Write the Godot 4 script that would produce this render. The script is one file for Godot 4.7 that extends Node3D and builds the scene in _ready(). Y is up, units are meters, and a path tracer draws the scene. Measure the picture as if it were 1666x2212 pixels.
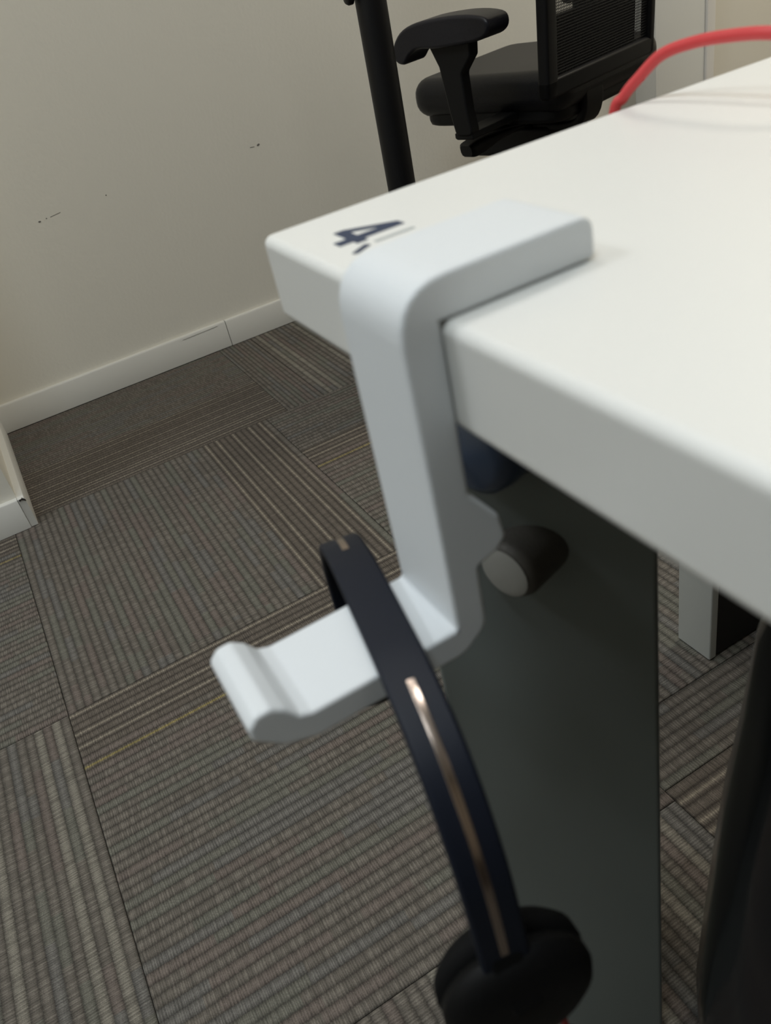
extends Node3D

# ---------------------------------------------------------------- mesh helpers
class MB:
	var v := PackedVector3Array()
	var n := PackedVector3Array()
	var t := PackedVector2Array()

	func tri(a: Vector3, b: Vector3, c: Vector3, na: Vector3, nb: Vector3, nc: Vector3, ua := Vector2.ZERO, ub := Vector2.ZERO, uc := Vector2.ZERO) -> void:
		var g := (b - a).cross(c - a)
		if g.length_squared() < 1e-20:
			return
		if g.dot(na + nb + nc) > 0.0:      # front faces run clockwise
			v.append_array([a, c, b]); n.append_array([na, nc, nb]); t.append_array([ua, uc, ub])
		else:
			v.append_array([a, b, c]); n.append_array([na, nb, nc]); t.append_array([ua, ub, uc])

	func quad(a: Vector3, b: Vector3, c: Vector3, d: Vector3, na: Vector3, nb: Vector3, nc: Vector3, nd: Vector3) -> void:
		tri(a, b, c, na, nb, nc)
		tri(a, c, d, na, nc, nd)

	func flat(a: Vector3, b: Vector3, c: Vector3, d: Vector3, nn: Vector3) -> void:
		quad(a, b, c, d, nn, nn, nn, nn)

	# a polygon in the plane of U and V, pushed along W from h0 to h1, its two rims rounded by r
	func extrude(poly: PackedVector2Array, O: Vector3, U: Vector3, V: Vector3, W: Vector3, h0: float, h1: float, r := 0.0, steps := 2, sharp := 0.75) -> void:
		var p := poly.duplicate()
		if Geometry2D.is_polygon_clockwise(p):
			p.reverse()
		var area := 0.0
		for i in p.size():
			area += p[i].cross(p[(i + 1) % p.size()])
		if area < 0.0:
			p.reverse()
		var m := p.size()
		var en := PackedVector2Array()
		for i in m:
			var e := (p[(i + 1) % m] - p[i]).normalized()
			en.append(Vector2(e.y, -e.x))
		var mit := PackedVector2Array()
		for i in m:
			var a := en[(i + m - 1) % m]
			var b := en[i]
			mit.append((a + b) / maxf(0.3, 1.0 + a.dot(b)))
		var rings := []                       # [inset, h, side weight, axis weight]
		if r <= 0.0:
			rings = [[0.0, h0, 1.0, 0.0], [0.0, h1, 1.0, 0.0]]
		else:
			for k in steps + 1:
				var a := PI / 2 * k / steps
				rings.append([r * (1.0 - sin(a)), h0 + r * (1.0 - cos(a)), sin(a), -cos(a)])
			for k in steps + 1:
				var a := PI / 2 * (steps - k) / steps
				rings.append([r * (1.0 - sin(a)), h1 - r * (1.0 - cos(a)), sin(a), cos(a)])
		var put := func(q: Vector2, h: float) -> Vector3: return O + U * q.x + V * q.y + W * h
		for k in rings.size() - 1:
			var A = rings[k]
			var B = rings[k + 1]
			for i in m:
				var j := (i + 1) % m
				var ni := en[i]
				var nj := en[i]
				if en[i].dot(en[(i + m - 1) % m]) > sharp:
					ni = (en[i] + en[(i + m - 1) % m]).normalized()
				if en[i].dot(en[j]) > sharp:
					nj = (en[i] + en[j]).normalized()
				var Ni := U * ni.x + V * ni.y
				var Nj := U * nj.x + V * nj.y
				quad(put.call(p[i] - mit[i] * A[0], A[1]), put.call(p[j] - mit[j] * A[0], A[1]), put.call(p[j] - mit[j] * B[0], B[1]), put.call(p[i] - mit[i] * B[0], B[1]),
					(Ni * A[2] + W * A[3]).normalized(), (Nj * A[2] + W * A[3]).normalized(), (Nj * B[2] + W * B[3]).normalized(), (Ni * B[2] + W * B[3]).normalized())
		var cap := PackedVector2Array()
		for i in m:
			cap.append(p[i] - mit[i] * r)
		var idx := Geometry2D.triangulate_polygon(cap)
		for k in range(0, idx.size(), 3):
			for s in [0, 1]:
				var nn: Vector3 = W if s == 1 else -W
				var h: float = h1 if s == 1 else h0
				tri(put.call(cap[idx[k]], h), put.call(cap[idx[k + 1]], h), put.call(cap[idx[k + 2]], h), nn, nn, nn)

	func box(c: Vector3, s: Vector3, r := 0.0, B := Basis.IDENTITY, steps := 1) -> void:
		var q := PackedVector2Array([Vector2(-s.x, -s.z) / 2, Vector2(s.x, -s.z) / 2, Vector2(s.x, s.z) / 2, Vector2(-s.x, s.z) / 2])
		if r > 0.0:
			q = rrect(s.x, s.z, r, 3)
		extrude(q, c, B.x, B.z, B.y, -s.y / 2, s.y / 2, r, steps)

	static func rrect(w: float, h: float, r: float, k := 4) -> PackedVector2Array:
		var o := PackedVector2Array()
		for c in [[1, 1, 0], [-1, 1, 1], [-1, -1, 2], [1, -1, 3]]:
			for i in k + 1:
				var a: float = PI / 2 * (c[2] + float(i) / k)
				o.append(Vector2(c[0] * (w / 2 - r) + r * cos(a), c[1] * (h / 2 - r) + r * sin(a)))
		return o

	# profile of (radius, height) turned round the axis B.y
	func lathe(prof: Array, c: Vector3, B := Basis.IDENTITY, seg := 28, wobble := 0.0) -> void:
		var pn := []
		for i in prof.size():
			var a: Vector2 = prof[maxi(i - 1, 0)]
			var b: Vector2 = prof[mini(i + 1, prof.size() - 1)]
			var d: Vector2 = (b - a).normalized()
			pn.append(Vector2(d.y, -d.x))
		var at := func(i: int, k: int) -> Vector3:
			var a := TAU * k / seg
			var q: Vector2 = prof[i]
			var rr: float = q.x * (1.0 + wobble * (sin(a * 7.0 + q.y * 9.0) * 0.6 + sin(a * 13.0 - q.y * 14.0) * 0.4))
			return c + B * Vector3(rr * cos(a), q.y, rr * sin(a))
		var nr := func(i: int, k: int) -> Vector3:
			var a := TAU * k / seg
			if wobble != 0.0:
				var da: Vector3 = at.call(i, k + 1) - at.call(i, k - 1)
				var dp: Vector3 = at.call(mini(i + 1, prof.size() - 1), k) - at.call(maxi(i - 1, 0), k)
				var x := dp.cross(da).normalized()
				var out := B * Vector3(cos(a), 0, sin(a))
				return x if x.dot(out * maxf(pn[i].x, 0.2) + B.y * pn[i].y) > 0 else -x
			return (B * Vector3(pn[i].x * cos(a), pn[i].y, pn[i].x * sin(a))).normalized()
		for i in prof.size() - 1:
			for k in seg:
				quad(at.call(i, k), at.call(i, k + 1), at.call(i + 1, k + 1), at.call(i + 1, k), nr.call(i, k), nr.call(i, k + 1), nr.call(i + 1, k + 1), nr.call(i + 1, k))

	# cross-section sec (closed, in side and up) carried along a path; side fixed if given
	func sweep(path: PackedVector3Array, sec: PackedVector2Array, side := Vector3.ZERO, scales := PackedFloat32Array()) -> void:
		var m := sec.size()
		var S := PackedVector3Array()
		var Uv := PackedVector3Array()
		var up := Vector3.UP
		for i in path.size():
			var d := (path[mini(i + 1, path.size() - 1)] - path[maxi(i - 1, 0)]).normalized()
			var sd := side
			if side == Vector3.ZERO:
				if absf(d.dot(up)) > 0.98:
					up = Vector3.RIGHT if i == 0 else Uv[i - 1]
				sd = d.cross(up).normalized()
			else:
				sd = (side - d * side.dot(d)).normalized()
			up = sd.cross(d).normalized()
			S.append(sd); Uv.append(up)
		var sn := PackedVector2Array()
		for k in m:
			var e := (sec[(k + 1) % m] - sec[(k + m - 1) % m]).normalized()
			var q := Vector2(e.y, -e.x)
			if q.dot(sec[k]) < 0:
				q = -q
			sn.append(q)
		var w := func(i: int, k: int) -> Vector3:
			var z := scales[i] if scales.size() else 1.0
			return path[i] + S[i] * sec[k % m].x * z + Uv[i] * sec[k % m].y * z
		var nn := func(i: int, k: int) -> Vector3: return S[i] * sn[k % m].x + Uv[i] * sn[k % m].y
		for i in path.size() - 1:
			for k in m:
				quad(w.call(i, k), w.call(i, k + 1), w.call(i + 1, k + 1), w.call(i + 1, k), nn.call(i, k), nn.call(i, k + 1), nn.call(i + 1, k + 1), nn.call(i + 1, k))
		for e in [0, path.size() - 1]:
			var d := S[e].cross(Uv[e]) * (1.0 if e == 0 else -1.0)
			var out := (path[0] - path[1]) if e == 0 else (path[e] - path[e - 1])
			if d.dot(out) < 0:
				d = -d
			for k in m:
				tri(path[e], w.call(e, k), w.call(e, k + 1), d, d, d)

	static func circle(r: float, k := 14) -> PackedVector2Array:
		var o := PackedVector2Array()
		for i in k:
			o.append(Vector2(cos(TAU * i / k), sin(TAU * i / k)) * r)
		return o

	func tube(path: PackedVector3Array, r: float, k := 14) -> void:
		sweep(path, circle(r, k))

	func mesh() -> ArrayMesh:
		var a := []
		a.resize(Mesh.ARRAY_MAX)
		a[Mesh.ARRAY_VERTEX] = v
		a[Mesh.ARRAY_NORMAL] = n
		a[Mesh.ARRAY_TEX_UV] = t
		var m := ArrayMesh.new()
		m.add_surface_from_arrays(Mesh.PRIMITIVE_TRIANGLES, a)
		return m

func spline(pts: Array, per := 8) -> PackedVector3Array:
	var o := PackedVector3Array()
	for i in pts.size() - 1:
		var a: Vector3 = pts[maxi(i - 1, 0)]
		var b: Vector3 = pts[i]
		var c: Vector3 = pts[i + 1]
		var d: Vector3 = pts[mini(i + 2, pts.size() - 1)]
		for k in per:
			o.append(b.cubic_interpolate(c, a, d, float(k) / per))
	o.append(pts[-1])
	return o

func spline2(pts: Array, per := 4) -> PackedVector2Array:      # closed outline
	var o := PackedVector2Array()
	var m := pts.size()
	for i in m:
		for k in per:
			o.append(pts[i].cubic_interpolate(pts[(i + 1) % m], pts[(i + m - 1) % m], pts[(i + 2) % m], float(k) / per))
	return o

# outline with rounded corners: entries [x, y, radius]
func rounded(pts: Array, k := 6) -> PackedVector2Array:
	var o := PackedVector2Array()
	var m := pts.size()
	for i in m:
		var p := Vector2(pts[i][0], pts[i][1])
		var r: float = pts[i][2]
		if r <= 0.0:
			o.append(p)
			continue
		var a := (Vector2(pts[(i + m - 1) % m][0], pts[(i + m - 1) % m][1]) - p)
		var b := (Vector2(pts[(i + 1) % m][0], pts[(i + 1) % m][1]) - p)
		var half := absf(a.angle_to(b)) / 2
		var d := minf(r / tan(half), minf(a.length(), b.length()) * 0.49)
		var A := p + a.normalized() * d
		var Bq := p + b.normalized() * d
		for j in k + 1:
			var s := float(j) / k
			var q := A.lerp(p, s).lerp(p.lerp(Bq, s), s)
			o.append(q)
	return o

# ---------------------------------------------------------------- scene helpers
func mat(c: Color, rough := 0.6, metal := 0.0, spec := 0.5) -> StandardMaterial3D:
	var m := StandardMaterial3D.new()
	m.albedo_color = c
	m.roughness = rough
	m.metallic = metal
	m.metallic_specular = spec
	return m

func grained(m: StandardMaterial3D, scale: float, cm: float, seed_: int, freq := 0.05) -> StandardMaterial3D:
	var f := FastNoiseLite.new()
	f.seed = seed_
	f.frequency = freq
	f.fractal_octaves = 3
	var nt := NoiseTexture2D.new()
	nt.width = 256; nt.height = 256
	nt.seamless = true
	nt.noise = f
	m.heightmap_enabled = true
	m.heightmap_texture = nt
	m.heightmap_scale = cm
	m.uv1_triplanar = true
	m.uv1_scale = Vector3.ONE * scale
	return m

func part(called: String, b: MB, m: Material, parent: Node, kind := "") -> MeshInstance3D:
	var o := MeshInstance3D.new()
	o.name = called
	o.mesh = b.mesh()
	o.material_override = m
	if kind:
		o.set_meta("kind", kind)
	parent.add_child(o, true)
	return o

func base(called: String, label: String, category: String, at := Vector3.ZERO, turn := 0.0) -> Node3D:
	var o := Node3D.new()
	o.name = called
	o.position = at
	o.rotation.y = turn
	o.set_meta("label", label)
	o.set_meta("category", category)
	add_child(o, true)
	return o

func setting(called: String, b: MB, m: Material, label: String, category: String) -> MeshInstance3D:
	var o := part(called, b, m, self, "structure")
	o.set_meta("label", label)
	o.set_meta("category", category)
	return o

func hull(lo: Vector3, hi: Vector3, r := 0.0) -> MB:
	var b := MB.new()
	b.box((lo + hi) / 2, hi - lo, r)
	return b

# ---------------------------------------------------------------- carpet
const RIBS := 44
const RIB := 20
var stamps := {}
var rng := RandomNumberGenerator.new()

func stamp(c: Color, key: int) -> Image:
	if stamps.has(key):
		return stamps[key]
	var im := Image.create(6, RIB, false, Image.FORMAT_RGB8)
	var gain := rng.randf_range(0.93, 1.07)
	var tilt := rng.randf_range(-1.5, 1.5)
	for x in 6:
		for y in RIB:
			var yy := (y + 0.5 - RIB / 2.0 + tilt * (x - 2.5) / 3.0) / (RIB / 2.0)
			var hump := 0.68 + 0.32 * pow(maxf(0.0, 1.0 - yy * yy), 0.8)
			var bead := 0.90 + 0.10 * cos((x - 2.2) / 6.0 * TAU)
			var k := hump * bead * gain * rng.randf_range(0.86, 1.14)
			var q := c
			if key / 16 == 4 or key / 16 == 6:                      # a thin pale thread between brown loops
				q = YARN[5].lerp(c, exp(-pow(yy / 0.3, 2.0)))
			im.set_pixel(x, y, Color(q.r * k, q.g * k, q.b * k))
	stamps[key] = im
	return im

# one carpet tile: every entry of tones names the yarn of one rib
func carpet_image(tones: Array, seed_: int) -> ImageTexture:
	rng.seed = seed_
	var im := Image.create(1024, RIBS * RIB, false, Image.FORMAT_RGB8)
	for r in RIBS:
		var x := -rng.randi_range(0, 5)
		var tone: int = tones[r]
		var left := 0
		while x < 1024:
			if left <= 0:
				left = rng.randi_range(14, 60)
				if tones[r] < 4:
					tone = [0, 0, 0, 1, 2, 3][rng.randi_range(0, 5)]
			left -= 1
			var key := tone * 16 + rng.randi_range(0, 9)
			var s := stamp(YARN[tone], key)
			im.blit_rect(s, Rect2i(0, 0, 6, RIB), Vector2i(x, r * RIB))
			x += rng.randi_range(3, 6)
	im.generate_mipmaps()
	return ImageTexture.create_from_image(im)

const YARN := [Color(0.59, 0.57, 0.535), Color(0.58, 0.58, 0.54), Color(0.595, 0.56, 0.53), Color(0.58, 0.575, 0.555), Color(0.74, 0.71, 0.645), Color(0.555, 0.527, 0.49), Color(0.72, 0.67, 0.45), Color(0.50, 0.47, 0.43), Color(0.665, 0.65, 0.605)]

func plain_tones() -> Array:
	var a := []
	for i in RIBS:
		a.append(0)
	return a

func carpet_height() -> ImageTexture:
	var im := Image.create(1024, RIBS * RIB, false, Image.FORMAT_L8)
	rng.seed = 99
	var cells := []
	for k in 8:
		var s := Image.create(6, RIB, false, Image.FORMAT_L8)
		var g := rng.randf_range(0.86, 1.0)
		for x in 6:
			for y in RIB:
				var yy := (y + 0.5 - RIB / 2.0) / (RIB / 2.0)
				var h := sqrt(maxf(0.0, 1.0 - yy * yy)) * g * (0.92 + 0.08 * cos((x - 2.2) / 6.0 * TAU))
				s.set_pixel(x, y, Color(h, h, h))
		cells.append(s)
	for r in RIBS:
		var x := -rng.randi_range(0, 5)
		while x < 1024:
			im.blit_rect(cells[rng.randi_range(0, 7)], Rect2i(0, 0, 6, RIB), Vector2i(x, r * RIB))
			x += rng.randi_range(3, 6)
	return ImageTexture.create_from_image(im)

# x0..x1, z0..z1; along = "x" or "z": the way the ribs run; flip turns the striped end to the other side
func carpet_tile(floor_node: Node, x0: float, x1: float, z0: float, z1: float, m: Material, along: String, flip := false, v0 := 0.0, v1 := 1.0) -> void:
	var g := 0.0004
	var b := MB.new()
	var lo := Vector2(x0 + g, z0 + g)
	var hi := Vector2(x1 - g, z1 - g)
	var e := 0.0009
	var top := 0.0
	var low := -0.0055
	var uv := func(x: float, z: float) -> Vector2:
		var p := (x - x0) / (x1 - x0)
		var q := (z - z0) / (z1 - z0)
		var across := q if along == "x" else p
		if flip:
			across = 1.0 - across
		# the yarn keeps its real size on cut tiles
		var run := (x - x0) / 0.574 if along == "x" else (z - z0) / 0.6
		return Vector2(run, lerpf(v0, v1, across))
	var c := [Vector2(lo.x, lo.y), Vector2(hi.x, lo.y), Vector2(hi.x, hi.y), Vector2(lo.x, hi.y)]
	var d := [Vector2(lo.x + e, lo.y + e), Vector2(hi.x - e, lo.y + e), Vector2(hi.x - e, hi.y - e), Vector2(lo.x + e, hi.y - e)]
	var P := func(q: Vector2, y: float) -> Vector3: return Vector3(q.x, y, q.y)
	var U := Vector3.UP
	b.tri(P.call(d[0], top), P.call(d[1], top), P.call(d[2], top), U, U, U, uv.call(d[0].x, d[0].y), uv.call(d[1].x, d[1].y), uv.call(d[2].x, d[2].y))
	b.tri(P.call(d[0], top), P.call(d[2], top), P.call(d[3], top), U, U, U, uv.call(d[0].x, d[0].y), uv.call(d[2].x, d[2].y), uv.call(d[3].x, d[3].y))
	for i in 4:
		var j := (i + 1) % 4
		var mid: Vector2 = (c[i] + c[j]) / 2 - (lo + hi) / 2
		var out := Vector3(signf(mid.x) if absf(c[i].x - c[j].x) < 1e-6 else 0.0, 0, signf(mid.y) if absf(c[i].y - c[j].y) < 1e-6 else 0.0)
		var nn := (out + U).normalized()
		var ui: Vector2 = uv.call(d[i].x, d[i].y)
		var uj: Vector2 = uv.call(d[j].x, d[j].y)
		b.tri(P.call(d[i], top), P.call(d[j], top), P.call(c[j], top - e), nn, nn, nn, ui, uj, uj)
		b.tri(P.call(d[i], top), P.call(c[j], top - e), P.call(c[i], top - e), nn, nn, nn, ui, uj, ui)
		b.tri(P.call(c[i], top - e), P.call(c[j], top - e), P.call(c[j], low), out, out, out, ui, uj, uj)
		b.tri(P.call(c[i], top - e), P.call(c[j], low), P.call(c[i], low), out, out, out, ui, uj, ui)
	part("carpet_tile", b, m, floor_node)

func build_floor() -> void:
	var hm := carpet_height()
	var images := []
	# plain ribs
	images.append(carpet_image(plain_tones(), 11))
	# a striped end: fine pale lines over brown, a yellow rib where the plain field begins
	var t1 := plain_tones()
	var ends := [4, 5, 5, 4, 5, 4, 5, 0, 6, 0]
	for i in ends.size():
		t1[i] = ends[i]
	images.append(carpet_image(t1, 12))
	# half of the tile striped
	var t2 := plain_tones()
	var halfs := [5, 4, 5, 4, 4, 5, 5, 4, 5, 4, 5, 5, 4, 5, 5, 5, 4, 5, 4, 0]
	for i in halfs.size():
		t2[i] = halfs[i]
	images.append(carpet_image(t2, 13))
	# a few pale ribs scattered over the tile
	var t3 := plain_tones()
	for i in [1, 3, 8, 9, 14, 18, 19, 25, 30, 31, 37, 41]:
		t3[i] = 8 if i % 2 else 3
	images.append(carpet_image(t3, 14))
	var t4 := plain_tones()
	var few := [0, 4, 5, 4, 5, 5, 4, 5, 5, 4, 5, 4]
	for i in few.size():
		t4[i] = few[i]
	images.append(carpet_image(t4, 15))
	var M := []
	for im in images:
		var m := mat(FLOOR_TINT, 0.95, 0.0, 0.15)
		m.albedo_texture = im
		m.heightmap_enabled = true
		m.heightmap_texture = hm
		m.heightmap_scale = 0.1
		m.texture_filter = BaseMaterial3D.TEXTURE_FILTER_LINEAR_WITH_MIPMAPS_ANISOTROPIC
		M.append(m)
	var f := setting("floor", hull(Vector3(-3.1, -0.12, -2.25), Vector3(3.9, -0.0052, 2.7)), mat(Color(0.2, 0.185, 0.17), 0.95, 0.0, 0.1), "brown-grey carpet-tiled office floor", "floor")
	# by the back wall
	carpet_tile(f, -0.15, 0.466, -2.137, -1.642, M[2], "x", true)
	carpet_tile(f, 0.466, 0.5585, -2.137, -1.642, M[0], "z", false, 0.8, 1.0)
	carpet_tile(f, 0.5585, 1.13, -2.137, -1.642, M[3], "z")
	carpet_tile(f, 1.13, 1.7, -2.137, -1.642, M[0], "x")
	carpet_tile(f, 1.7, 2.27, -2.137, -1.642, M[1], "z")
	carpet_tile(f, 2.27, 2.85, -2.137, -1.642, M[0], "x")
	# second row
	carpet_tile(f, -0.736, -0.162, -1.642, -1.02, M[1], "x")
	carpet_tile(f, -0.162, 0.412, -1.642, -1.02, M[4], "z", true)
	carpet_tile(f, 0.412, 0.99, -1.642, -1.45, M[0], "x", false, 0.0, 0.34)
	carpet_tile(f, 0.412, 0.99, -1.45, -1.02, M[1], "x", false, 0.06, 0.72)
	carpet_tile(f, 0.99, 1.56, -1.642, -1.02, M[0], "z")
	carpet_tile(f, 1.56, 2.14, -1.642, -1.02, M[1], "x")
	carpet_tile(f, 2.14, 2.85, -1.642, -1.02, M[0], "z")
	carpet_tile(f, -1.31, -0.736, -1.642, -1.02, M[0], "z")
	# third row
	carpet_tile(f, -1.31, -0.736, -1.02, -0.41, M[1], "x")
	carpet_tile(f, -0.736, -0.162, -1.02, -0.41, M[3], "z", true)
	carpet_tile(f, -0.162, 0.412, -1.02, -0.41, M[1], "x")
	carpet_tile(f, 0.412, 0.99, -1.02, -0.52, M[0], "z")
	carpet_tile(f, 0.412, 0.99, -0.52, -0.425, M[0], "x", false, 0.2, 0.36)
	carpet_tile(f, 0.99, 1.56, -1.02, -0.41, M[1], "x")
	carpet_tile(f, 1.56, 2.14, -1.02, -0.41, M[0], "z")
	# nearer rows
	var pick := [0, 1, 3, 2, 0, 1]
	for r in 2:
		for k in 6:
			var x0 := -1.31 + 0.574 * k
			var z0 := -0.41 + 0.61 * r
			var first := -0.425 if (r == 0 and k == 3) else z0
			carpet_tile(f, x0, x0 + 0.574, first, z0 + 0.61, M[pick[(k + r * 2) % 6]], "z" if (k + r) % 2 == 0 else "x")

# ---------------------------------------------------------------- materials with one look each
const FLOOR_TINT := Color(0.73, 0.722, 0.72)
var wall_paint: StandardMaterial3D
var board_paint: StandardMaterial3D
var black_metal: StandardMaterial3D

func ceiling_lamp(x: float, z: float, w: float, d: float, energy: float, tint: Color, label: String) -> void:
	var o := base("ceiling_light", label, "ceiling light", Vector3(x, 2.75, z))
	var fr := MB.new()
	for s in [-1, 1]:
		fr.box(Vector3(s * (w / 2 + 0.012), -0.012, 0), Vector3(0.024, 0.024, d + 0.048))
		fr.box(Vector3(0, -0.012, s * (d / 2 + 0.012)), Vector3(w, 0.024, 0.024))
	part("frame", fr, mat(Color(0.85, 0.85, 0.85), 0.4), o)
	var di := MB.new()
	di.box(Vector3(0, -0.006, 0), Vector3(w, 0.01, d))
	var em := mat(Color(0.9, 0.9, 0.9), 0.5)
	em.emission_enabled = true
	em.emission = tint
	em.emission_energy_multiplier = 1.5
	part("diffuser", di, em, o)
	var l := AreaLight3D.new()
	l.name = "lamp_light"
	l.area_size = Vector2(w, d)
	l.area_normalize_energy = true
	l.light_energy = energy
	l.light_color = tint
	l.area_range = 12.0
	l.area_attenuation = 2.0
	l.shadow_enabled = true
	l.position = Vector3(0, -0.03, 0)
	l.rotation = Vector3(-PI / 2, 0, 0)
	o.add_child(l)

func _ready() -> void:
	# ------------------------------------------------ camera, sky, exposure
	var cam := Camera3D.new()
	cam.name = "camera"
	var at := CameraAttributesPhysical.new()
	at.frustum_focal_length = 12.0 / tan(deg_to_rad(63.703 / 2))
	at.exposure_aperture = 7.4
	at.frustum_focus_distance = 1.15
	at.frustum_near = 0.02
	at.frustum_far = 30.0
	cam.attributes = at
	cam.fov = 63.703
	cam.near = 0.02
	cam.far = 30.0
	cam.keep_aspect = Camera3D.KEEP_HEIGHT
	cam.transform = Transform3D(Basis(Vector3(0.85752, -0.19405, 0.47644), Vector3(0.41870, 0.80136, -0.42722), Vector3(-0.29890, 0.56584, 0.76843)), Vector3(0, 0.83, 0))
	add_child(cam)
	cam.current = true
	var we := WorldEnvironment.new()
	we.name = "world_environment"
	var env := Environment.new()
	env.background_mode = Environment.BG_COLOR
	env.background_color = Color(0.02, 0.02, 0.02)
	env.tonemap_mode = Environment.TONE_MAPPER_LINEAR
	env.tonemap_exposure = 0.92
	env.sdfgi_enabled = true
	env.ssao_enabled = true
	env.ssil_enabled = true
	we.environment = env
	add_child(we)
	# ceiling panels: a cool one on the wall side, warmer ones further along; those labelled fill are added
	ceiling_lamp(-0.55, 0.2, 0.6, 0.6, 2.15, Color(0.93, 0.975, 1.0), "square ceiling light panel overhead, left of the white desk corner")
	ceiling_lamp(0.5, -0.42, 0.3, 0.3, 0.5, Color(1.0, 0.985, 0.96), "small square ceiling light panel straight above the white desk")
	ceiling_lamp(2.8, -1.2, 0.6, 0.6, 4.2, Color(1.0, 0.965, 0.90), "square ceiling light panel over the far end of the desk by the door")
	ceiling_lamp(-1.6, -1.1, 0.6, 0.6, 2.4, Color(0.96, 0.98, 1.0), "added unseen fill light panel far left in front of the jutting wall")  # unseen panel added to brighten the faces turned left
	ceiling_lamp(0.9, 1.7, 0.6, 0.6, 0.12, Color(1.0, 0.97, 0.93), "added unseen fill light panel behind the viewer on the right")  # unseen fill panel added behind the camera for upright faces
	ceiling_lamp(0.2, -1.2, 0.6, 0.6, 0.85, Color(1.0, 0.99, 0.975), "added unseen fill light panel between the desk and the back wall")  # unseen panel added to lift the back wall

	wall_paint = grained(mat(Color(0.885, 0.875, 0.835), 0.85, 0.0, 0.25), 6.0, 0.02, 3)
	board_paint = mat(Color(0.80, 0.80, 0.78), 0.45)
	black_metal = mat(Color(0.048, 0.05, 0.06), 0.45, 0.0, 0.4)
	build_room()
	build_floor()
	build_desk()
	build_hook()
	build_headphones()
	build_cable()
	build_case()
	build_computer()
	build_sack()
	build_chair()
	build_pole()

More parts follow.
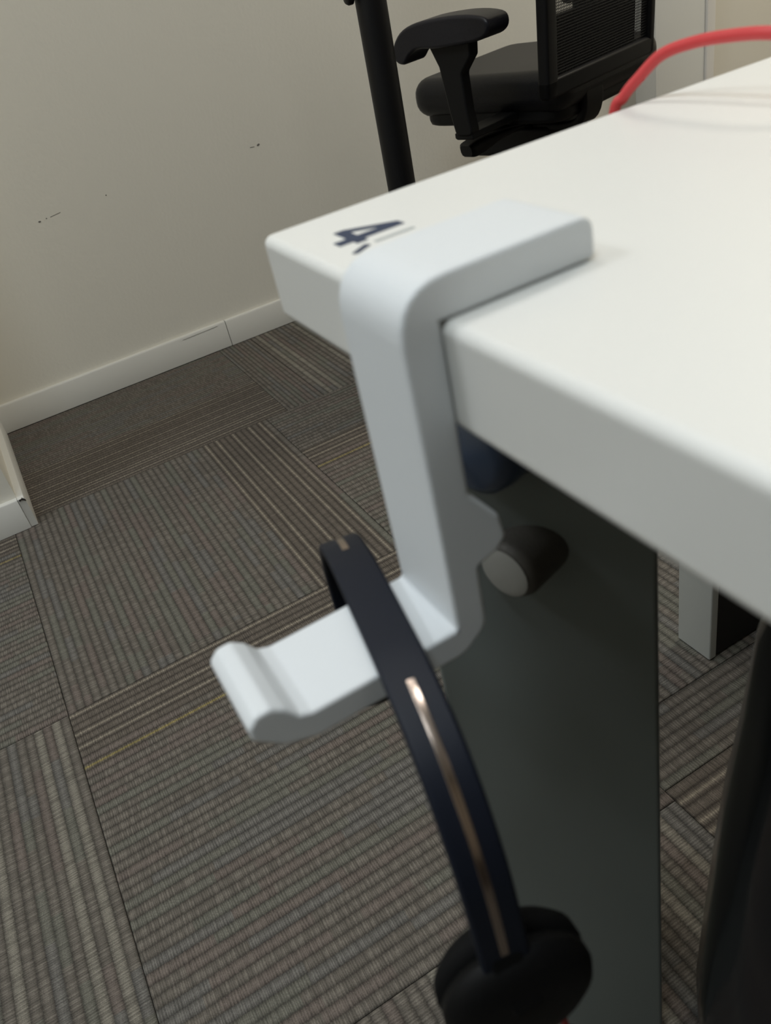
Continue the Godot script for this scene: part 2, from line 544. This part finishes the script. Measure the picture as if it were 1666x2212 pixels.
# ---------------------------------------------------------------- room
func build_room() -> void:
	var back := setting("wall_back", hull(Vector3(-0.128, 0, -2.257), Vector3(3.9, 2.87, -2.137)), wall_paint, "cream painted office wall behind the desk and chair", "wall")
	var pier := MB.new()
	pier.box(Vector3(2.0585, 1.375, -2.0935), Vector3(0.195, 2.75, 0.087), 0.002)
	part("pier", pier, mat(Color(0.90, 0.905, 0.89), 0.7), back)
	# scuffs on the paint
	var sm := mat(Color(0.42, 0.41, 0.39), 0.8)
	for s in [[0.165, 0.4438, 0.006, 0.0035, 0.0], [0.182, 0.4462, 0.003, 0.0025, 0.0], [0.204, 0.448, 0.026, 0.0012, 0.12], [0.7306, 0.4597, 0.008, 0.0045, 0.3], [0.7136, 0.4588, 0.012, 0.0015, -0.1], [0.33, 0.455, 0.003, 0.003, 0.0]]:
		var b := MB.new()
		b.extrude(MB.rrect(s[2], s[3], s[3] * 0.45), Vector3(s[0], s[1], -2.137), Vector3.RIGHT.rotated(Vector3.BACK, s[4]), Vector3.UP.rotated(Vector3.BACK, s[4]), Vector3.BACK, -0.0005, 0.0003)
		part("scuff_mark", b, sm, back)
	setting("wall_left", hull(Vector3(-3.0, 0, -2.257), Vector3(-0.128, 2.87, -1.623)), wall_paint, "cream wall return that juts out at the left", "wall")
	setting("wall_front", hull(Vector3(-3.1, 0, 2.6), Vector3(3.9, 2.87, 2.7)), mat(Color(0.58, 0.55, 0.50), 0.9), "beige office partition wall behind the viewer", "wall")
	setting("wall_right", hull(Vector3(3.8, 0, -2.137), Vector3(3.9, 2.87, 2.6)), wall_paint, "cream office wall far to the right", "wall")
	setting("wall_side", hull(Vector3(-3.1, 0, -1.623), Vector3(-3.0, 2.87, 2.6)), wall_paint, "cream office wall far to the left", "wall")
	setting("ceiling", hull(Vector3(-3.1, 2.75, -2.257), Vector3(3.9, 2.87, 2.7)), mat(Color(0.86, 0.86, 0.85), 0.9), "white ceiling with light panels", "ceiling")
	# door beyond the pier: a pale frame strip, a groove, then the leaf
	var fr := MB.new()
	fr.box(Vector3(2.1735, 1.05, -2.09), Vector3(0.034, 2.1, 0.094), 0.003)
	fr.box(Vector3(3.12, 1.05, -2.09), Vector3(0.034, 2.1, 0.094), 0.003)
	fr.box(Vector3(2.647, 2.117, -2.09), Vector3(0.98, 0.034, 0.094), 0.003)
	var door := setting("door_1", fr, mat(Color(0.93, 0.92, 0.90), 0.5), "pale cream door frame and door right of the grey pier", "door")
	var leaf := MB.new()
	leaf.box(Vector3(2.651, 1.05, -2.1), Vector3(0.896, 2.085, 0.07), 0.003)
	part("door_leaf", leaf, mat(Color(0.93, 0.91, 0.855), 0.6), door)
	# skirting: two lengths on the back wall meeting in an open joint
	var h := 0.0722
	var prof := PackedVector2Array([Vector2(0, 0.002), Vector2(0.012, 0.002), Vector2(0.012, h - 0.003), Vector2(0.0095, h), Vector2(0, h)])
	var first := MB.new()
	first.extrude(prof, Vector3(-0.114, 0, -2.137), Vector3.BACK, Vector3.UP, Vector3.RIGHT, 0.0, 0.6188)
	var bb := Node3D.new()
	bb.name = "baseboard_back"
	bb.set_meta("kind", "structure"); bb.set_meta("label", "white painted skirting board along the back wall in two lengths"); bb.set_meta("category", "baseboard")
	add_child(bb, true)
	part("skirting_board", first, board_paint, bb)
	var second := MB.new()
	second.extrude(prof, Vector3(-0.114, -0.0005, -2.1372), Vector3.BACK, Vector3.UP, Vector3.RIGHT, 0.6206, 2.074)
	part("skirting_board", second, board_paint, bb)
	# pencil-thin dents in the board beside the joint
	var dent := MB.new()
	dent.box(Vector3(0.432, 0.0655, -2.1249), Vector3(0.1, 0.0008, 0.0006), 0.0, Basis(Vector3.BACK, 0.02))
	part("scratch", dent, mat(Color(0.45, 0.44, 0.42), 0.8), bb)
	# skirting round the wall return
	var h2 := 0.0672
	var prof2 := PackedVector2Array([Vector2(0, 0.001), Vector2(0.014, 0.001), Vector2(0.014, h2 - 0.002), Vector2(0.0125, h2), Vector2(0, h2)])
	var bl := Node3D.new()
	bl.name = "baseboard_left"
	bl.set_meta("kind", "structure"); bl.set_meta("label", "white skirting board wrapping the jutting wall corner at left"); bl.set_meta("category", "baseboard")
	add_child(bl, true)
	var side := MB.new()
	side.extrude(prof2, Vector3(-0.128, 0, -2.125), Vector3.RIGHT, Vector3.UP, Vector3.BACK, 0.0, 0.5146, 0.0006, 1)
	part("skirting_board", side, board_paint, bl)
	var front := MB.new()
	front.extrude(prof2, Vector3(-3.0, 0, -1.623), Vector3.BACK, Vector3.UP, Vector3.RIGHT, 0.0, 2.8715, 0.0006, 1)
	part("skirting_board", front, board_paint, bl)
	var chip := MB.new()
	var cm := PackedVector2Array([Vector2(-0.011, 0.000), Vector2(-0.003, 0.0015), Vector2(0.0008, -0.003), Vector2(0.0012, -0.007), Vector2(-0.002, -0.0035), Vector2(-0.006, -0.0012), Vector2(-0.010, -0.0035)])
	chip.extrude(cm, Vector3(-0.1148, h2 - 0.0012, -1.6095), Vector3.RIGHT, Vector3.UP, Vector3.BACK, -0.004, 0.0007)
	var cp := part("chipped_corner", chip, mat(Color(0.16, 0.15, 0.14), 0.9), bl)
	cp.set_meta("label", "dark chipped nick at the corner of the skirting")

# ---------------------------------------------------------------- desk
const DESK_TOP := 0.735
const DESK_BOTTOM := 0.698

func build_desk() -> void:
	var o := base("desk", "white laminate desk with thick rounded edge filling the right of the photo", "desk", Vector3(0.109, 0, -0.349))
	var white := mat(Color(0.88, 0.88, 0.865), 0.38, 0.0, 0.5)
	var top := MB.new()
	# a plan with rounded corners, its rims rounded
	top.extrude(rounded([[0.0, 0.0, 0.006], [1.30, -0.004, 0.02], [1.30, 0.80, 0.02], [0.0, 0.80, 0.02]]), Vector3.ZERO, Vector3.RIGHT, Vector3.BACK, Vector3.UP, DESK_BOTTOM, DESK_TOP, 0.0042, 5)
	part("desk_top", top, white, o)
	# legs, outside the frame to the right
	var dark := mat(Color(0.72, 0.72, 0.70), 0.5)
	for p in [[0.06, 0.74], [1.24, 0.06], [1.24, 0.74]]:
		var lg := MB.new()
		lg.box(Vector3(p[0], 0.349, p[1]), Vector3(0.05, 0.698, 0.05), 0.003)
		part("leg", lg, dark, o)
	var rail := MB.new()
	rail.box(Vector3(0.65, 0.678, 0.74), Vector3(1.13, 0.04, 0.03), 0.002)
	rail.box(Vector3(1.24, 0.678, 0.40), Vector3(0.03, 0.04, 0.63), 0.002)
	part("frame_rail", rail, dark, o)
	# dark blue printing beside the hook: a figure four, a stub of the next sign, a thin grey rule
	var ink := mat(Color(0.13, 0.19, 0.30), 0.5)
	var four := MeshInstance3D.new()
	four.name = "printed_number"
	var tm := TextMesh.new()
	var sf := SystemFont.new()
	sf.font_names = PackedStringArray(["Droid Sans"])
	sf.font_weight = 700
	tm.text = "4"
	tm.font = sf
	tm.font_size = 64
	tm.pixel_size = 0.00064
	tm.depth = 0.0004
	four.mesh = tm
	four.material_override = ink
	four.transform = Transform3D(Basis(Vector3(0, 0, 1), Vector3(1, 0, 0), Vector3(0, 1, 0)), Vector3(0.1375 - 0.109, DESK_TOP, -0.3055 + 0.349))
	four.set_meta("label", "dark blue figure four printed on the desk top")
	o.add_child(four, true)
	var stub := MB.new()
	stub.extrude(rounded([[0.0128, 0.0640, 0.001], [0.0150, 0.0660, 0.001], [0.0230, 0.0615, 0.001], [0.0215, 0.0585, 0.001]]), Vector3(0, DESK_TOP, 0), Vector3.RIGHT, Vector3.BACK, Vector3.UP, -0.0001, 0.0002)
	part("printed_stroke", stub, ink, o)
	var rule := MB.new()
	rule.extrude(PackedVector2Array([Vector2(0.0255, 0.0587), Vector2(0.043, 0.0590), Vector2(0.043, 0.0612), Vector2(0.0255, 0.0608)]), Vector3(0, DESK_TOP, 0), Vector3.RIGHT, Vector3.BACK, Vector3.UP, -0.0001, 0.0002)
	part("printed_line", rule, mat(Color(0.66, 0.68, 0.68), 0.5), o)

# ---------------------------------------------------------------- hook clamped on the desk edge
func build_hook() -> void:
	var o := base("desk_hook", "white plastic headphone hook clamped over the corner end of the white desk", "hook", Vector3(0.1018, DESK_TOP, -0.221))
	var P := []
	# outer side from the clamp end over the bend and down to the arm, round the tip, back below, up the inner side
	var pts := [
		[0.1665, 0.7495, 0.006], [0.0947, 0.7495, 0.018], [0.0943, 0.6200, 0.002], [0.0345, 0.6196, 0.004],
		[0.0300, 0.6212, 0.003], [0.0262, 0.6268, 0.004], [0.0215, 0.6304, 0.004], [0.0160, 0.6302, 0.004], [0.0120, 0.6262, 0.004], [0.0122, 0.6200, 0.004], [0.0215, 0.6112, 0.004], [0.0330, 0.6072, 0.008],
		[0.0960, 0.6066, 0.012], [0.1070, 0.6150, 0.010], [0.1075, 0.6428, 0.003], [0.1160, 0.6455, 0.003], [0.1205, 0.6500, 0.003], [0.1188, 0.6600, 0.003], [0.1086, 0.6740, 0.003],
		[0.1086, 0.7354, 0.0], [0.1665, 0.7354, 0.002]]
	for q in pts:
		P.append([q[0] - 0.1018, q[1] - DESK_TOP, q[2]])
	var b := MB.new()
	b.extrude(rounded(P, 6), Vector3.ZERO, Vector3.RIGHT, Vector3.UP, Vector3.BACK, -0.021, 0.021, 0.0018, 3, 0.6)
	part("hook_body", b, mat(Color(0.86, 0.875, 0.885), 0.42, 0.0, 0.5), o)

# ---------------------------------------------------------------- headphones
func build_headphones() -> void:
	var C := Vector3(0.0725, 0, -0.2152)
	var d := Vector3(-0.195, 0, 0.981).normalized()
	var side := Vector3(d.z, 0, -d.x)
	var o := base("headphones", "small black headphones hanging over the arm of the white hook", "headphones", Vector3(C.x, 0.62, C.z))
	var L := func(s: float, v: float) -> Vector3: return d * s + Vector3(0, v - 0.62, 0)
	var pts := []
	for q in [[-0.103, 0.538], [-0.103, 0.553], [-0.1005, 0.572], [-0.094, 0.590], [-0.083, 0.606], [-0.066, 0.6175], [-0.045, 0.6228], [-0.021, 0.6248], [0.0, 0.6250], [0.020, 0.6246], [0.039, 0.6205], [0.056, 0.611], [0.068, 0.597], [0.0765, 0.578], [0.0805, 0.556], [0.083, 0.530]]:
		pts.append(L.call(q[0], q[1]))
	var path := spline(pts, 8)
	var black := grained(mat(Color(0.07, 0.09, 0.135), 0.5, 0.0, 0.35), 60.0, 0.01, 21)
	var band := MB.new()
	band.sweep(path, MB.rrect(0.0182, 0.0056, 0.0018, 3), side)
	part("headband", band, black, o)
	# bright slider strips set in the middle of the band, one on each half
	var chrome := mat(Color(0.70, 0.64, 0.60), 0.2, 1.0)
	for r in [[0, 46], [76, path.size() - 4]]:
		var strip := MB.new()
		var sp := PackedVector3Array()
		for i in range(r[0], r[1]):
			var tdir := (path[mini(i + 1, path.size() - 1)] - path[maxi(i - 1, 0)]).normalized()
			var up := side.cross(tdir).normalized()
			if up.dot(path[i] - L.call(-0.01, 0.55)) < 0:
				up = -up
			sp.append(path[i] + up * 0.0023)
		strip.sweep(sp, MB.rrect(0.0034, 0.0014, 0.0005, 2), side)
		var s := part("slider_strip", strip, chrome, o)
		s.set_meta("label", "bright metal slider strip in the middle of the band")
	var shell := mat(Color(0.04, 0.041, 0.045), 0.55, 0.0, 0.3)
	var pad := grained(mat(Color(0.04, 0.04, 0.042), 0.8, 0.0, 0.3), 50.0, 0.02, 22)
	for e in [[0.083, 1.0, 0.509], [-0.103, -1.0, 0.520]]:
		var out: Vector3 = d * e[1]
		var tilt: float = 0.0
		var B := Basis(side, out, side.cross(out)).orthonormalized()
		var c: Vector3 = L.call(e[0], e[2]) + side * (0.0025 * e[1])
		var sh := MB.new()
		sh.lathe([Vector2(0.0, 0.009), Vector2(0.013, 0.0088), Vector2(0.0225, 0.0072), Vector2(0.0275, 0.004), Vector2(0.0295, 0.0), Vector2(0.0292, -0.004), Vector2(0.022, -0.005), Vector2(0.0, -0.005)], c, B, 36)
		part("ear_cup", sh, shell, o)
		var pd := MB.new()
		pd.lathe([Vector2(0.0, -0.010), Vector2(0.012, -0.011), Vector2(0.017, -0.016), Vector2(0.025, -0.017), Vector2(0.029, -0.013), Vector2(0.0296, -0.008), Vector2(0.024, -0.005), Vector2(0.0, -0.005)], c, B, 36)
		part("ear_pad", pd, pad, o)
		var yk := MB.new()
		yk.sweep(PackedVector3Array([L.call(e[0], e[2] + 0.031), L.call(e[0] + 0.004 * e[1], e[2] + 0.021) , c + out * 0.0085 + Vector3(0, 0.008, 0)]), MB.rrect(0.012, 0.004, 0.0015, 2), side)
		part("yoke", yk, shell, o)
	var cord := MB.new()
	var c0: Vector3 = L.call(0.083, 0.511) + side * 0.016 - Vector3(0, 0.0225, 0)
	cord.tube(spline([c0, c0 + Vector3(0.003, -0.05, 0.004), c0 + Vector3(0.006, -0.2, 0.03), c0 + Vector3(0.01, -0.40, 0.06), c0 + Vector3(0.03, -0.4845, 0.10), c0 + Vector3(0.16, -0.4863, 0.17)], 8), 0.0016, 8)
	var cd := part("cord", cord, mat(Color(0.62, 0.10, 0.10), 0.5), o)
	cd.set_meta("label", "thin red cord leaving the near ear cup")

# ---------------------------------------------------------------- red cable
func build_cable() -> void:
	var o := base("red_cable", "red round cable arching up over the back edge of the desk", "cable", Vector3(0.31, 0, -0.365))
	var pts := []
	for q in [[0.262, 0.0031, -0.425], [0.285, 0.0031, -0.405], [0.302, 0.03, -0.385], [0.308, 0.30, -0.3655], [0.3105, 0.66, -0.3640], [0.3145, 0.727, -0.3595], [0.3175, 0.7385, -0.3545], [0.322, 0.7466, -0.348], [0.327, 0.7557, -0.3377], [0.3295, 0.7603, -0.3198], [0.3305, 0.7625, -0.2992], [0.331, 0.7631, -0.2785], [0.335, 0.7605, -0.255], [0.346, 0.752, -0.228], [0.365, 0.742, -0.198], [0.40, 0.7382, -0.165], [0.50, 0.7380, -0.10], [0.66, 0.7380, -0.05]]:
		pts.append(Vector3(q[0], q[1], q[2]) - Vector3(0.31, 0, -0.365))
	var b := MB.new()
	b.tube(spline(pts, 8), 0.0028, 14)
	part("cable_jacket", b, mat(Color(0.80, 0.24, 0.25), 0.45), o)

# ---------------------------------------------------------------- black case under the desk
func build_case() -> void:
	var R := Vector3(0.234, 0, -0.2455)
	var along := Vector3(0.77, 0, 0.638).normalized()
	var bk := Vector3(0.638, 0, -0.77).normalized()
	var o := base("equipment_case", "matte black upright case standing at an angle under the white desk", "case", R - along * 0.0633)
	var body := MB.new()
	var B := Basis(along, Vector3.UP, -bk)
	body.box(bk * 0.06 + Vector3(0, 0.3275, 0), Vector3(0.1266, 0.655, 0.12), 0.003, B, 2)
	part("body", body, mat(Color(0.43, 0.455, 0.445), 0.62, 0.0, 0.4), o)
	# a padded grip that pokes out of the upper left of the face, and a glossy rounded top roll above it
	var ax := Vector3(0.955, 0, -0.295).normalized()
	var g0 := Vector3(0.1646, 0.555, -0.281) - o.position
	var Bg := Basis(Vector3(ax.z, 0, -ax.x), -ax, Vector3.UP).orthonormalized()
	var grip := MB.new()
	grip.lathe([Vector2(0.0, 0.001), Vector2(0.0125, 0.0005), Vector2(0.016, -0.002), Vector2(0.0177, -0.006), Vector2(0.0177, -0.09), Vector2(0.0, -0.09)], g0, Bg, 30)
	part("grip", grip, grained(mat(Color(0.28, 0.27, 0.25), 0.6), 40.0, 0.02, 31), o)
	var cap := MB.new()
	cap.lathe([Vector2(0.0, 0.0025), Vector2(0.010, 0.002), Vector2(0.0145, 0.0)], g0, Bg, 24)
	var cp := part("lit_grip_end", cap, mat(Color(0.56, 0.56, 0.54), 0.6), o)  # lighter grey puts the light on the grip end into its colour
	cp.set_meta("label", "end of the black grip, painted grey as if lit")
	var roll := MB.new()
	var r0 := Vector3(0.1536, 0.626, -0.285) - o.position
	roll.lathe([Vector2(0.0, 0.0), Vector2(0.015, -0.002), Vector2(0.021, -0.007), Vector2(0.0225, -0.015), Vector2(0.0225, -0.10), Vector2(0.0, -0.12)], r0, Bg, 30)
	part("top_roll", roll, mat(Color(0.24, 0.29, 0.37), 0.3), o)  # the blue sheen is put into the base colour
	var strap := MB.new()
	strap.lathe([Vector2(0.0226, -0.028), Vector2(0.0234, -0.029), Vector2(0.0234, -0.038), Vector2(0.0226, -0.039)], r0, Bg, 30)
	part("strap", strap, mat(Color(0.26, 0.26, 0.24), 0.8), o)

# ---------------------------------------------------------------- slim computer behind the case
func build_computer() -> void:
	var o := base("computer_case", "slim desktop computer with light grey front on the carpet, its side coloured near-black for shade", "computer", Vector3(0.59, 0, -0.5575))
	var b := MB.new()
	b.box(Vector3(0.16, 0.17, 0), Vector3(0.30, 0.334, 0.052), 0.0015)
	part("body", b, mat(Color(0.045, 0.04, 0.038), 0.6), o)  # near-black colour carries the shade on this side
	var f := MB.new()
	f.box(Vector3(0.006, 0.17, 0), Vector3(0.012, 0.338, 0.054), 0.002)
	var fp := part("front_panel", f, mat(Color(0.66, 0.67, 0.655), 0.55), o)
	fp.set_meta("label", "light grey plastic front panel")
	for s in [-1, 1]:
		var ft := MB.new()
		ft.box(Vector3(0.16 + s * 0.11, 0.0018, 0), Vector3(0.03, 0.0034, 0.04), 0.001)
		part("foot", ft, black_metal, o)

# ---------------------------------------------------------------- black sack at the lower right edge
func build_sack() -> void:
	var o := base("rubbish_sack", "glossy black plastic sack bulging at the lower right edge", "sack", Vector3(0.34, 0, -0.157))
	var b := MB.new()
	b.lathe([Vector2(0.0, 0.0), Vector2(0.090, 0.002), Vector2(0.104, 0.012), Vector2(0.109, 0.045), Vector2(0.1113, 0.087), Vector2(0.1100, 0.124), Vector2(0.1068, 0.195), Vector2(0.1030, 0.268), Vector2(0.0990, 0.331), Vector2(0.0950, 0.37), Vector2(0.0905, 0.42), Vector2(0.0857, 0.477), Vector2(0.070, 0.53), Vector2(0.042, 0.565), Vector2(0.022, 0.582), Vector2(0.013, 0.595)], Vector3.ZERO, Basis.IDENTITY, 72, 0.014)
	var m := mat(Color(0.022, 0.025, 0.05), 0.16, 0.0, 0.5)
	part("bag", b, m, o)
	var t := MB.new()
	t.lathe([Vector2(0.012, 0.59), Vector2(0.016, 0.605), Vector2(0.030, 0.63), Vector2(0.040, 0.65), Vector2(0.032, 0.645), Vector2(0.0, 0.615)], Vector3.ZERO, Basis.IDENTITY, 48, 0.12)
	part("tied_neck", t, m, o)

# ---------------------------------------------------------------- office chair by the wall
func build_chair() -> void:
	var o := base("office_chair", "black office chair with mesh back facing the cream wall", "chair", Vector3(1.256, 0, -1.772), asin(0.296))
	var plastic := mat(Color(0.042, 0.044, 0.052), 0.5, 0.0, 0.35)
	var padm := grained(mat(Color(0.055, 0.058, 0.10), 0.42, 0.0, 0.45), 30.0, 0.02, 41)
	var leather := grained(mat(Color(0.052, 0.055, 0.072), 0.42, 0.0, 0.4), 26.0, 0.03, 42)
	# seat
	var seat := MB.new()
	var sx := 0.035
	seat.extrude(rounded([[-0.205, -0.185, 0.06], [0.205, -0.185, 0.06], [0.205, 0.25, 0.05], [-0.205, 0.25, 0.05]], 6), Vector3(sx, 0, 0), Vector3.RIGHT, Vector3.BACK, Vector3.UP, 0.450, 0.534, 0.036, 6)
	part("seat", seat, leather, o)
	var pan := MB.new()
	pan.extrude(rounded([[-0.19, -0.165, 0.06], [0.19, -0.165, 0.06], [0.19, 0.23, 0.05], [-0.19, 0.23, 0.05]], 5), Vector3(sx, 0, 0), Vector3.RIGHT, Vector3.BACK, Vector3.UP, 0.430, 0.468, 0.012, 2)
	part("seat_shell", pan, plastic, o)
	# arms: the pad drops down at its front end
	for s in [-1.0, 1.0]:
		var x: float = -0.304 if s < 0 else 0.30
		var pd := MB.new()
		var outl := spline2([Vector2(-0.034, 0.603), Vector2(-0.041, 0.618), Vector2(-0.034, 0.640), Vector2(-0.005, 0.662), Vector2(0.05, 0.673), Vector2(0.14, 0.675), Vector2(0.20, 0.667), Vector2(0.214, 0.652), Vector2(0.205, 0.634), Vector2(0.17, 0.626), Vector2(0.08, 0.622), Vector2(0.03, 0.624), Vector2(0.004, 0.614), Vector2(-0.014, 0.599)], 4)
		pd.extrude(outl, Vector3(x - 0.035, 0, 0), Vector3.BACK, Vector3.UP, Vector3.RIGHT, 0.0, 0.07, 0.007, 3, 0.5)
		part("arm_pad", pd, padm, o)
		var post := MB.new()
		post.extrude(rounded([[0.035, 0.635, 0.0], [0.15, 0.635, 0.0], [0.146, 0.60, 0.01], [0.118, 0.57, 0.012], [0.120, 0.50, 0.0], [0.128, 0.452, 0.012], [0.082, 0.452, 0.012], [0.072, 0.50, 0.0], [0.060, 0.585, 0.01]], 4), Vector3(x - 0.014, 0, 0), Vector3.BACK, Vector3.UP, Vector3.RIGHT, 0.0, 0.028, 0.005, 2)
		part("arm_post", post, plastic, o)
		var br := MB.new()
		br.box(Vector3(lerpf(x, 0.0, 0.36), 0.452, 0.10), Vector3(0.24, 0.016, 0.05), 0.004)
		part("arm_bracket", br, plastic, o)
	# backrest: frame, woven mesh, lumbar band
	var tilt := Basis(Vector3.RIGHT, 0.06)
	var bo := Vector3(-0.05, 0.498, 0.262)
	var W := 0.405
	var H := 0.56
	var fr := MB.new()
	var along := func(px: float, py: float, w: float, hh: float, dz := 0.0, tz := 0.026) -> void:
		fr.box(bo + tilt * Vector3(px, py, dz), Vector3(w, hh, tz), 0.006, tilt)
	along.call(-W / 2 + 0.018, H / 2, 0.036, H)
	along.call(W / 2 - 0.011, H / 2, 0.022, H)
	along.call(0.0, 0.018, W, 0.036)
	along.call(0.0, H - 0.015, W, 0.03)
	part("back_frame", fr, plastic, o)
	var ms := MB.new()
	var step := 0.0052
	var k := -W / 2 + 0.03
	while k < W / 2 - 0.02:
		ms.box(bo + tilt * Vector3(k, H / 2, 0.002), Vector3(0.0013, H - 0.04, 0.0012), 0.0, tilt)
		k += step
	k = 0.03
	while k < H - 0.03:
		ms.box(bo + tilt * Vector3(0, k, 0.003), Vector3(W - 0.04, 0.0013, 0.0012), 0.0, tilt)
		k += step
	part("back_mesh", ms, mat(Color(0.07, 0.074, 0.082), 0.6), o, "stuff")
	var lum := MB.new()
	lum.extrude(MB.rrect(0.34, 0.13, 0.03), bo + tilt * Vector3(0.0, 0.07, -0.035), tilt.x, tilt.y, tilt.z, 0.0, 0.02, 0.006, 2)
	part("lumbar_pad", lum, plastic, o)
	var spine := MB.new()
	spine.sweep(spline([Vector3(-0.04, 0.41, 0.08), Vector3(-0.04, 0.405, 0.19), Vector3(-0.045, 0.44, 0.235), Vector3(-0.05, 0.55, 0.235), Vector3(-0.05, 0.72, 0.240)], 5), MB.rrect(0.07, 0.02, 0.006, 2), Vector3.RIGHT)
	part("back_support", spine, plastic, o)
	# mechanism, tilt lever, gas lift
	var mech := MB.new()
	mech.box(Vector3(0, 0.375, 0.03), Vector3(0.16, 0.07, 0.24), 0.015, Basis.IDENTITY, 2)
	part("tilt_mechanism", mech, plastic, o)
	var lev := MB.new()
	lev.sweep(spline([Vector3(-0.07, 0.405, 0.09), Vector3(-0.13, 0.418, 0.095), Vector3(-0.19, 0.420, 0.09), Vector3(-0.25, 0.415, 0.075), Vector3(-0.278, 0.412, 0.07)], 4), MB.rrect(0.030, 0.018, 0.006, 2), Vector3.ZERO, PackedFloat32Array([0.6, 0.6, 0.6, 0.6, 0.6, 0.65, 0.7, 0.8, 0.9, 1.1, 1.4, 1.6, 1.75, 1.8, 1.75, 1.6, 1.2]))
	part("lever", lev, plastic, o)
	var gas := MB.new()
	gas.lathe([Vector2(0.0, 0.35), Vector2(0.016, 0.35), Vector2(0.016, 0.25), Vector2(0.026, 0.25), Vector2(0.027, 0.075), Vector2(0.0, 0.075)], Vector3.ZERO, Basis.IDENTITY, 20)
	part("gas_lift", gas, black_metal, o)
	for i in 5:
		var a := TAU * i / 5 + 0.3
		var dir := Vector3(cos(a), 0, sin(a))
		var tip := dir * 0.27
		var leg := MB.new()
		leg.sweep(spline([Vector3(0, 0.10, 0), dir * 0.12 + Vector3(0, 0.095, 0), tip + Vector3(0, 0.068, 0)], 4), MB.rrect(0.05, 0.03, 0.01, 2), Vector3(-dir.z, 0, dir.x), PackedFloat32Array([1, 1, 0.95, 0.9, 0.85, 0.8, 0.75, 0.7, 0.62]))
		var lg := part("base_leg", leg, plastic, o)
		var cs := MB.new()
		for s in [-1.0, 1.0]:
			var q: Vector3 = tip + Vector3(-dir.z, 0, dir.x) * 0.012 * s
			cs.lathe([Vector2(0.0, -0.008), Vector2(0.022, -0.008), Vector2(0.025, -0.005), Vector2(0.025, 0.005), Vector2(0.022, 0.008), Vector2(0.0, 0.008)], q + Vector3(0, 0.0252, 0), Basis(dir, Vector3(-dir.z, 0, dir.x), Vector3.UP).orthonormalized(), 18)
		cs.box(tip + Vector3(0, 0.052, 0), Vector3(0.012, 0.03, 0.012), 0.002)
		part("caster", cs, plastic, lg)

# ---------------------------------------------------------------- black pole
func build_pole() -> void:
	var o := base("stand_pole", "round black metal pole with a small side knob before the cream wall", "pole", Vector3(0.747, 0, -1.45))
	var b := MB.new()
	b.lathe([Vector2(0.0, 0.015), Vector2(0.0268, 0.015), Vector2(0.0268, 1.45), Vector2(0.024, 1.455), Vector2(0.0, 1.455)], Vector3.ZERO, Basis(Vector3.BACK, -0.012), 32)
	part("pole", b, black_metal, o)
	var f := MB.new()
	f.lathe([Vector2(0.0, 0.0), Vector2(0.15, 0.0), Vector2(0.155, 0.004), Vector2(0.15, 0.012), Vector2(0.05, 0.018), Vector2(0.03, 0.03), Vector2(0.027, 0.032)], Vector3.ZERO, Basis.IDENTITY, 40)
	part("base_plate", f, black_metal, o)
	var kn := MB.new()
	kn.lathe([Vector2(0.0, 0.046), Vector2(0.009, 0.045), Vector2(0.0115, 0.041), Vector2(0.0115, 0.034), Vector2(0.006, 0.032), Vector2(0.006, 0.02)], Vector3(0.008, 0.752, 0), Basis(Vector3.BACK, PI / 2), 18)
	part("knob", kn, black_metal, o)
